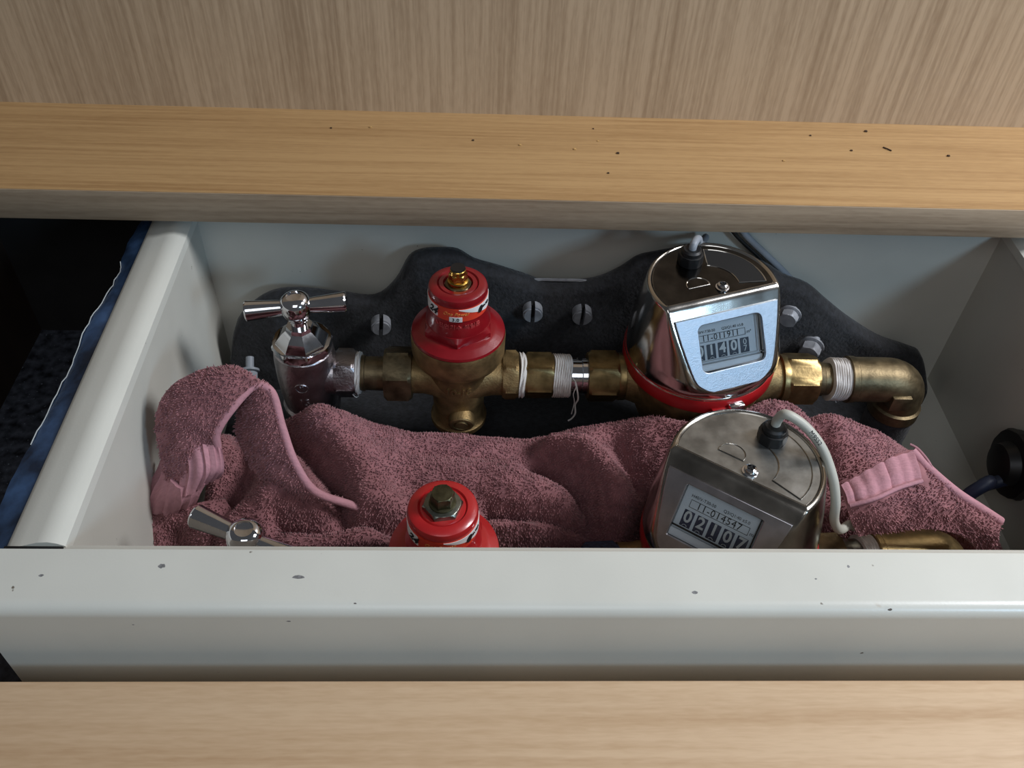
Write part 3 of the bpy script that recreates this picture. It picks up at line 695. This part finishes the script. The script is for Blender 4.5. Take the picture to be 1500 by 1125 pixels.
t = thing('elbow_fitting', 'taped brass elbow turning down at the right end of the rear pipe', 'pipe fitting', (.257, Yr, ZF))
xs('tail_pipe', [(.200, .0098), (.2045, .0102), (.205, .0096), (.212, .0096)], Yr, Zr, 'brass_old', t)
tape('thread_tape', .2090, .2200, .0125, Yr, Zr, t, 5, 5)
bm = BM()
lathe(bm, [(.0133, .2195), (.0140, .2200), (.0140, .2235), (.0134, .2240), (.0134, .2440)], (0, Yr, Zr), 'x', 48)
path = [(.243, Yr, Zr)] + [(.2440+.0130*math.sin(a), Yr, Zr-.0130*(1-math.cos(a))) for a in [PI/2*i/10 for i in range(1, 11)]] + [(.257, Yr, Zr-.02)]
tube(bm, path, .0134, 40); lathe(bm, [(.0134, Zr-.018), (.0150, Zr-.019), (.0150, Zr-.026), (.0138, Zr-.027)], (.257, Yr, 0), 'z', 48)
box(bm, (.2445, Yr-.0155, Zr-.011), (.2560, Yr, Zr-.0005), .0006)
obj('elbow_body', bm, 'brass_old', t)
bm = BM(); lathe(bm, [(.0130, ZF+.0063), (.0130, Zr-.045), (.0142, Zr-.044), (.0142, Zr-.026)], (.257, Yr, 0), 'z', 40); obj('riser_socket', bm, 'felt', t)
tube(bm := BM(), [(.279, .40, ZF), (.279, .40, .07)], .0028, 12); tag(obj('thin_riser', bm, 'cable_dim'), 'thin pale tube standing behind the rear brass elbow', 'tube')

# cables on the rear wall
P = [aty(x, y, .4405) for x, y in ((1085, 335), (1100, 352), (1150, 400), (1185, 440), (1230, 468), (1268, 490), (1300, 512), (1318, 524))]
bm = BM(); tube(bm, catmull(P, 5), .0021, 12); tag(obj('pale_cable', bm, 'cable_dim'), 'pale grey cable sloping down the rear wall behind the rear meter', 'cable')
P = [aty(x, y, .4400) for x, y in ((1070, 335), (1085, 352), (1120, 385), (1160, 430), (1200, 470))]
bm = BM(); tube(bm, catmull(P, 5), .0012, 10); tag(obj('dark_cable', bm, 'rubber'), 'thin dark cable beside the pale cable on the rear wall', 'cable')

# right wall: grommet and hose
g = atx(1496, 680, X1-.001)
gm = thing('rubber_grommet', 'black faceted rubber grommet on the dark right side wall', 'grommet', g)
Tg = Matrix.Translation(g) @ Matrix.Rotation(PI, 4, 'Z')
bm = BM(); hexnut(bm, .0215, 0, .008, (0, 0, 0), 'x', .2, 8, mtx=Tg); lathe(bm, [(.014, .007), (.012, .014), (.008, .015)], axis='x', mtx=Tg, n=30); obj('flange', bm, 'rubber', gm)
P = [(g.x-.010, g.y-.008, g.z-.004), (g.x-.024, g.y-.010, g.z-.008), atz(1450, 706, .085), atz(1415, 728, .075), atz(1395, 760, .06)]
bm = BM(); tube(bm, catmull(P, 6), .0038, 14); tag(obj('blue_hose', bm, 'hose'), 'dark blue hose from the black grommet to behind the towel', 'hose')

# ================= front row
Yf, Zf = .241, .083
PV = Vector((-.0135, Yf, Zf))
FRONT = Matrix.Translation(PV) @ Matrix.Rotation(math.radians(4.5), 4, 'Z') @ Matrix.Rotation(math.radians(.5), 4, 'Y') @ Matrix.Translation(-PV)
def fpos(x): return FRONT @ Vector((x, Yf, Zf))
vp_ = fpos(-.1020)
shutoff_valve(vp_.x, vp_.y, vp_.z-.0025, 'worn chrome cross-handle valve at the left of the front pipe', -.42, .05, 'nickel', engraved=False)
regulator(-.0135, Yf-.0015, Zf-.003, 'bright red capped regulator with grey hex screw on the front pipe', 'red_dusty', 'brass', bolt='steel')
XF = FRONT
t = thing('pipe_union', 'dark tarnished union between the front valve and bright red regulator', 'pipe fitting', (-.058, Yf, Zf-.017))
xs('tail_pipe', [(-.078, .0100), (-.060, .0100), (-.0595, .0118), (-.0565, .0118), (-.056, .0105)], Yf, Zf, 'verdigris', t)
xhex('union_nut', -.0562, -.0402, .0160, Yf, Zf, 'verdigris', t, 0)
t = thing('pipe_coupling', 'blue tarnished brass coupling between front regulator and front meter', 'pipe fitting', (.045, Yf, Zf-.016))
tape('thread_tape', .0122, .0165, .0130, Yf, Zf, t, 12, 1)
xs('port_neck', [(.0125, .0120), (.016, .0125), (.022, .0125)], Yf, Zf, 'brass_old', t)
xhex('hex_coupling', .0220, .0420, .0148, Yf, Zf, 'verdigris', t, 0)
xs('chrome_tail', [(.041, .0105), (.056, .0105)], Yf, Zf, 'chrome', t)
XF = None
wf, gf, Tf = water_meter(.1276, .257, .0800, 'dusty steel water meter showing 02107 on the front pipe', math.radians(-35.8), 'stainless_dull', 'top_plate_dusty', 'face_grey', ['0', '2', '1', '0', '7'], '11-014547', 'dial2', 'drum2', False, -.0004, (-.0514, -.0175), (.2521, .0815))
XF = FRONT
xhex('union_nut', .0565, .0745, .0165, Yf, Zf, 'verdigris', wf, 0)
xhex('union_nut', .1755, .1900, .0158, Yf, Zf, 'brass_old', wf, PI/6)
# cable arching over the right side of the front meter
XF = None
b = gf
P = [b-Vector((0, 0, .003)), b+Vector((.001, .002, .003)), atz(1152, 607, .172), atz(1180, 625, .168), atz(1205, 658, .160), atz(1220, 700, .148), atz(1224, 735, .135), atz(1222, 762, .122), atz(1230, 776, .112), atz(1245, 768, .106), atz(1250, 772, .09)]
cb = cable('signal_cable', P, .0023, 'cable', wf)
a_, b_ = (P[2]+P[3])/2, (P[3]+P[4])/2
tx = (P[4]-P[3]).normalized(); tn = (CAM-P[3]).normalized(); tn = (tn-tx*tn.dot(tx)).normalized(); ty = tn.cross(tx)
me = text_mesh('M9SS2', .0030, ext=.00003)
mid_ = catmull(P, 6)[21]
for v in me.vertices:
    q = v.co.copy(); ang_ = q.y/.0024
    v.co = mid_ + tx*q.x + ty*(.00235*math.sin(ang_)) + tn*(.00235*math.cos(ang_)+q.z)
link_mesh('print', me, 'black', cb, None)
XF = FRONT
t = thing('elbow_fitting', 'brass elbow with white tape at the right end of the front pipe', 'pipe fitting', (.24, Yf, ZF))
xs('tail_pipe', [(.1895, .0112), (.1945, .0115), (.195, .0105), (.203, .0105)], Yf, Zf, 'steel_nut', t)
tape('thread_tape', .2000, .2085, .0122, Yf, Zf, t, 8, 4)
bm = BM(); lathe(bm, [(.0135, .2080), (.0140, .2085), (.0140, .211), (.0136, .2115), (.0134, .238)], (0, Yf, Zf), 'x', 48)
path = [(.237, Yf, Zf)] + [(.2375+.0130*math.sin(a), Yf, Zf-.0130*(1-math.cos(a))) for a in [PI/2*i/10 for i in range(1, 11)]] + [(.2505, Yf, ZF)]
tube(bm, path, .0134, 40); obj('elbow_body', bm, 'brass_nut', t)

XF = None
# ---------------------------------------------------------------- towel
TW = thing('towel', 'crumpled dusty rose terry towel packed between the two pipe rows', 'towel', (.03, .30, ZF))
LOOPS = []      # (points, normals) collected for the pile
def sheet(name, rows, nu, nv, m='towel', bump=.0, thick=.0025, loops=True, twosided=True, dens=1.0, skip=None, lump=.0008):
    """rows = control rows of points; smooth patch with thickness"""
    R1 = [catmull(r, nu) for r in rows]
    G = [catmull([R1[i][k] for i in range(len(rows))], nv) for k in range(len(R1[0]))]
    A = np.array([[tuple(p) for p in col] for col in G])
    du = np.gradient(A, axis=0); dv = np.gradient(A, axis=1)
    Nn = np.cross(du, dv); Nn /= (np.linalg.norm(Nn, axis=2, keepdims=True)+1e-12)
    if (Nn.reshape(-1, 3) @ np.array([0, -.6, .8])).mean() < 0: Nn = -Nn
    return finish_sheet(name, A, Nn, m, thick, loops, twosided, dens, skip, lump)
def finish_sheet(name, A, Nn, m, thick, loops, twosided, dens, skip, lump):
    a, b = A.shape[:2]
    for i in range(a):
        for j in range(b):
            p = Vector(A[i, j]); A[i, j] += Nn[i, j]*(mnoise.noise(p*90)*lump + mnoise.noise(p*260)*lump*.35)
    if name == 'woven_hem': A = A + Nn*(.0005*np.sin(np.arange(a)/a*2*PI*6.5)+.0003*np.sin(np.arange(a)/a*2*PI*15+1))[:, None, None]
    top = A + Nn*thick/2; bot = A - Nn*thick/2
    V = np.concatenate([top.reshape(-1, 3), bot.reshape(-1, 3)])
    F = []; o = a*b
    for i in range(a-1):
        for j in range(b-1):
            q = i*b+j; F.append((q, q+b, q+b+1, q+1)); F.append((q+o, q+1+o, q+b+1+o, q+b+o))
    for i in range(a-1):
        F.append((i*b, i*b+o, (i+1)*b+o, (i+1)*b)); q = b-1; F.append((i*b+q, (i+1)*b+q, (i+1)*b+q+o, i*b+q+o))
    for j in range(b-1):
        F.append((j, j+1, j+1+o, j+o)); q = (a-1)*b; F.append((q+j, q+j+o, q+j+1+o, q+j+1))
    me = bpy.data.meshes.new(name); me.from_pydata(V.tolist(), [], F)
    ob = link_mesh(name, me, m, TW, 60)
    if loops:
        for sgn, S_ in ((1, top), (-1, bot)) if twosided else ((1, top),):
            # area-weighted random points
            P00, P10, P11, P01 = S_[:-1, :-1], S_[1:, :-1], S_[1:, 1:], S_[:-1, 1:]
            ar = np.linalg.norm(np.cross(P10-P00, P01-P00), axis=2).ravel()
            nn_ = (Nn[:-1, :-1]*sgn).reshape(-1, 3)
            if skip is not None: ar = ar*skip(a-1, b-1).ravel()
            cnt = int(ar.sum()*8.5e5*dens)
            idx = rng.choice(len(ar), cnt, p=ar/ar.sum())
            u, v = rng.random((cnt, 1)), rng.random((cnt, 1))
            f = lambda Q: Q.reshape(-1, 3)[idx]
            pt = f(P00)*(1-u)*(1-v)+f(P10)*u*(1-v)+f(P11)*u*v+f(P01)*(1-u)*v
            LOOPS.append((pt, nn_[idx]))
    return ob
def ruled(name, A_, B_, nu=10, nv=14, arch=0, **k):
    """strip between two edge curves, slightly arched across"""
    mid = []
    for a, b in zip(A_, B_):
        mid.append((Vector(a)+Vector(b))*.5)
    rows = [[Vector(p) for p in A_], mid, [Vector(p) for p in B_]]
    for i, p in enumerate(rows[1]): p += Vector((0, -.5, .85))*arch
    return sheet(name, rows, nu, nv//2, **k)

# main body: a height field over the tray
def seg_dist(X, Y, pts):
    best = np.full(X.shape, 1e9)
    for (x0, y0), (x1, y1) in zip(pts, pts[1:]):
        dx, dy = x1-x0, y1-y0; L = dx*dx+dy*dy
        t = np.clip(((X-x0)*dx+(Y-y0)*dy)/L, 0, 1)
        best = np.minimum(best, np.hypot(X-x0-t*dx, Y-y0-t*dy))
    return best
def fold_line(pix, z=.1): return [(atz(x, y, z).x, atz(x, y, z).y) for x, y in pix]
gx = np.linspace(-.152, .300, 420); gy = np.linspace(.2135, .3505, 150)
X, Yg = np.meshgrid(gx, gy, indexing='ij')
# crest height along x from the outline seen against the dark pipes
cr_px = [(225, 640), (260, 620), (330, 605), (400, 606), (440, 604), (500, 610), (550, 628), (600, 640), (680, 642), (720, 648), (770, 652), (810, 646), (850, 632), (900, 622), (960, 614), (1040, 600), (1100, 592), (1140, 588), (1180, 602), (1230, 614), (1290, 636), (1340, 668), (1385, 702), (1410, 735), (1420, 770)]
YC = .328
cx_ = np.array([aty(x, y, YC).x for x, y in cr_px]); cz_ = np.array([aty(x, y, YC).z for x, y in cr_px])
crest = np.interp(gx, cx_, cz_)[:, None]
base = .086 + .006*np.sin(X*23+1) + .003*np.sin(X*61)
tt = np.clip((Yg-.262)/(YC-.262), 0, 1)
Hh = base*(1-tt**1.3) + (crest-.0045)*tt**1.3
# front of the field dips beneath the front pipes
dip = np.clip((.272-Yg)/.03, 0, 1); Hh -= dip**1.2*.050
# near the wall behind the crest
drop = np.clip((Yg-YC)/.022, 0, 1); Hh -= (Hh-.034)*(1-np.sqrt(np.clip(1-drop**2, 0, 1)))
def add(pix, amp, wid, sharp=2.0):
    global Hh
    d = seg_dist(X, Yg, fold_line(pix)); Hh = Hh + amp*np.exp(-(d/wid)**sharp)
# creases (negative) and ridges (positive)
Hh -= 0
add([(405, 742), (470, 748), (540, 742), (600, 752)], -.018, .0055)
add([(720, 735), (800, 742), (880, 748), (960, 744)], -.018, .0055)
add([(400, 722), (470, 728), (560, 722)], .006, .010)
add([(740, 712), (840, 722), (940, 722)], .005, .010)
add([(415, 625), (455, 655), (490, 690), (500, 722)], -.022, .008)
add([(470, 630), (510, 665), (540, 710)], .008, .013)
add([(560, 668), (640, 685), (740, 682), (820, 695)], .006, .013)
add([(812, 642), (850, 655), (880, 680), (908, 715)], .014, .0070)
add([(795, 665), (840, 692), (872, 728)], -.022, .0080)
add([(905, 640), (925, 670), (945, 705)], -.012, .008)
add([(600, 640), (700, 652), (760, 655)], -.003, .006)
add([(1170, 612), (1190, 640), (1215, 690)], -.008, .008)
add([(1180, 660), (1300, 668), (1400, 730)], .004, .02)
add([(320, 690), (352, 650), (350, 610)], -.030, .014)
add([(300, 770), (340, 735), (400, 715)], .010, .012)
add([(330, 800), (420, 775), (520, 772), (590, 790)], .012, .012)
add([(740, 790), (820, 775), (900, 785), (950, 800)], .010, .013)
add([(255, 800), (290, 760), (300, 730)], -.012, .008)
# right edge falls away towards the wall, left edge too
er = np.clip((X-.262)/.038, 0, 1); Hh -= (Hh-.032)*er**2.5
el = np.clip((-.138-X)/.014, 0, 1); Hh -= (Hh-.034)*el**2
Hh = np.maximum(Hh, .0335)
# keep clear of the bodies of the meters and regulators
for mx_, my_, rr_, zz_ in ((.1276, .257, .0455, .0345), (-.0135, Yf, .0285, .0345), (-.102, .234, .019, .0335), (.1297, .375, .0445, .0345), (-.0095, Yr, .0185, .05)):
    d = np.hypot(X-mx_, Yg-my_); k = np.clip(1-(d-rr_)/.006, 0, 1); Hh = np.minimum(Hh, Hh*(1-k)+np.minimum(Hh, zz_)*k)
for xa_, xb_ in ((-.09, .08), (.165, .255)):
    pa_, pb_ = fpos(xa_), fpos(xb_); d = seg_dist(X, Yg, [(pa_.x, pa_.y), (pb_.x, pb_.y)]); k = np.clip(1-(d-.019)/.007, 0, 1); Hh = np.minimum(Hh, Hh*(1-k)+np.minimum(Hh, .055)*k)
A = np.stack([X, Yg, Hh], axis=2)
du = np.gradient(A, axis=0); dv = np.gradient(A, axis=1); Nn = np.cross(du, dv); Nn /= np.linalg.norm(Nn, axis=2, keepdims=True)
finish_sheet('towel_body', A, Nn, 'towel', .002, True, False, 1.0, None, .0009)

def Z3(L): return [atz(x, y, z) for x, y, z in L]
# arched fold at the left, its smooth border and the hem hanging from it
Aa = Z3([(250, 715, .100), (236, 660, .120), (232, 605, .136), (258, 563, .148), (310, 541, .153), (352, 548, .150), (352, 590, .136), (350, 640, .118), (378, 690, .105), (430, 728, .096)])
Bb = Z3([(322, 688, .112), (318, 655, .124), (318, 632, .134), (340, 598, .144), (372, 566, .150), (398, 575, .147), (413, 625, .133), (432, 678, .118), (462, 720, .104), (515, 740, .093)])
ruled('arched_fold', Aa, Bb, 12, 22, .004, thick=.003, loops=True, twosided=True, dens=1.0)
def hem_roll(name, pts, r, flat=.6):
    bm = BM(); tube(bm, catmull(pts, 8), r, 10); return obj(name, bm, 'hem', TW, 60)
o = hem_roll('border_hem', Bb[1:]+Z3([(548, 752, .078)]), .0022); o['label'] = 'smooth rolled border'
Hb = [p + Vector((-.004, -.0006, .0012)) for p in Bb[2:6]]
# flat woven hem hanging from the left limb
L0 = Z3([(262, 655, .122), (285, 650, .127), (310, 651, .127), (325, 656, .124)])
L1 = Z3([(268, 690, .112), (290, 690, .117), (312, 688, .116), (326, 688, .112)])
L2 = Z3([(262, 728, .102), (280, 722, .104), (298, 708, .104), (318, 698, .103)])
o = sheet('woven_hem', [L0, L1, L2], 8, 8, 'hem', thick=.0022, loops=False, lump=.0003); o['label'] = 'flat woven hem band'
L0 = Z3([(240, 672, .106), (250, 690, .108), (262, 712, .108), (300, 706, .106)])
L1 = Z3([(222, 712, .095), (236, 722, .098), (262, 735, .099), (290, 726, .097)])
L2 = Z3([(206, 752, .082), (228, 752, .086), (256, 750, .087), (284, 738, .088)])
sheet('woven_hem', [L0, L1, L2], 8, 8, 'hem', thick=.0022, loops=False, lump=.0009)
L0 = Z3([(206, 748, .082), (228, 748, .086), (256, 748, .087), (290, 738, .088), (330, 730, .088)])
L1 = Z3([(204, 780, .072), (225, 782, .076), (262, 785, .072), (300, 775, .082), (345, 765, .078)])
L2 = Z3([(210, 840, .050), (230, 850, .052), (270, 850, .050), (310, 850, .056), (350, 850, .054)])
sheet('left_drape', [L0, L1, L2], 12, 14, 'towel', thick=.003, loops=True, twosided=False, lump=.0012)
# folded corner lying over the front elbow
C0 = Z3([(1230, 712, .122), (1262, 694, .126), (1300, 674, .130), (1334, 661, .131), (1362, 690, .127), (1400, 722, .122), (1435, 745, .117), (1464, 764, .112)])
C1 = Z3([(1240, 740, .119), (1276, 730, .124), (1312, 714, .126), (1345, 704, .127), (1372, 722, .123), (1405, 745, .119), (1436, 765, .114), (1460, 782, .109)])
C2 = Z3([(1246, 762, .114), (1284, 755, .118), (1318, 744, .120), (1354, 734, .122), (1385, 748, .119), (1412, 765, .114), (1438, 780, .109), (1460, 796, .103)])
C3 = Z3([(1256, 784, .107), (1292, 778, .109), (1330, 774, .111), (1368, 774, .111), (1402, 782, .108), (1424, 798, .100), (1440, 820, .09), (1456, 832, .085)])
def cskip(a, b):
    s = np.ones((a, b)); s[:int(a*.50), :int(b*.42)] = 0; return s
o = sheet('folded_corner', [C0, C1, C2, C3], 8, 8, 'towel', thick=.0032, loops=True, twosided=False, dens=1.15, skip=cskip, lump=.0010); o['label'] = 'pinker corner folded over the brass elbow'
hb = [[p+Vector((0, -.0012, .0014)) for p in row[:4]] for row in (C0, C1)]
mid = [(a*.25+b*.75) for a, b in zip(hb[0], hb[1])]
o = sheet('woven_hem', [hb[0], [(a+b)/2+Vector((0, -.0006, .0012)) for a, b in zip(*hb)], [p+Vector((0, 0, .0004)) for p in hb[1]]], 9, 8, 'hem', thick=.0022, loops=False, lump=.0010)
hem_roll('border_hem', [p+Vector((0, -.0008, .0010)) for p in C0[3:]], .0024)
hem_roll('border_hem', [p+Vector((0, -.0012, .0016)) for p in hb[1]], .0012)
bm = BM(); q = C0[3]; tube(bm, catmull([q+Vector((.0, .003, .002)), q+Vector((.003, .0, .002)), q+Vector((.006, -.006, .001)), q+Vector((.008, -.010, -.001))], 6), .0006, 6); obj('loose_thread', bm, 'hem', TW)

# terry pile: short bent loops standing on the cloth
def build_loops():
    P = np.concatenate([p for p, n in LOOPS]); Nr = np.concatenate([n for p, n in LOOPS]); n = len(P)
    rv = rng.normal(size=(n, 3)); T1 = np.cross(Nr, rv); T1 /= np.linalg.norm(T1, axis=1, keepdims=True); T2 = np.cross(Nr, T1)
    L = rng.uniform(.0010, .0018, (n, 1)); wdt = rng.uniform(.00020, .00034, (n, 1))
    lean = rng.normal(size=(n, 3))*.25
    # lean of the pile varies slowly over the cloth
    sl = np.stack([np.sin(P[:, 0]*140+P[:, 1]*90), np.cos(P[:, 0]*110-P[:, 1]*160), np.zeros(n)], 1)*.28 + np.array([.05, -.12, -.15])
    d1 = Nr+lean*.5+sl; d1 /= np.linalg.norm(d1, axis=1, keepdims=True)
    d2 = d1 + T1*rng.uniform(-.9, .9, (n, 1)) + np.array([0, 0, -.25]); d2 /= np.linalg.norm(d2, axis=1, keepdims=True)
    c0 = P - Nr*.0005; c1 = P + d1*L*.62; c2 = c1 + d2*L*.5
    V = np.zeros((n, 7, 3))
    for k in range(3):
        a = 2*PI*k/3; off = T1*math.cos(a)+T2*math.sin(a)
        V[:, k] = c0+off*wdt; V[:, 3+k] = c1+off*wdt*1.25
    V[:, 6] = c2
    F = []
    for k in range(3):
        j = (k+1) % 3
        F += [(k, j, 3+j), (k, 3+j, 3+k), (3+k, 3+j, 6)]
    F = np.array(F)
    Fi = (F[None]+np.arange(n)[:, None, None]*7).reshape(-1)
    me = bpy.data.meshes.new('terry_pile'); org = np.array(origin(TW)); V = (V.reshape(-1, 3)-org).astype(np.float32)
    me.vertices.add(len(V)); me.vertices.foreach_set('co', V.ravel())
    nf = len(Fi)//3; me.loops.add(len(Fi)); me.loops.foreach_set('vertex_index', Fi.astype(np.int32))
    me.polygons.add(nf); me.polygons.foreach_set('loop_start', np.arange(0, nf*3, 3, dtype=np.int32))
    me.update(calc_edges=True); me.validate(); me.shade_smooth(); me.materials.append(M['terry'])
    o = bpy.data.objects.new('terry_pile', me); COL.objects.link(o); o.parent = TW; o['kind'] = 'stuff'
    print('loops', n)
build_loops()
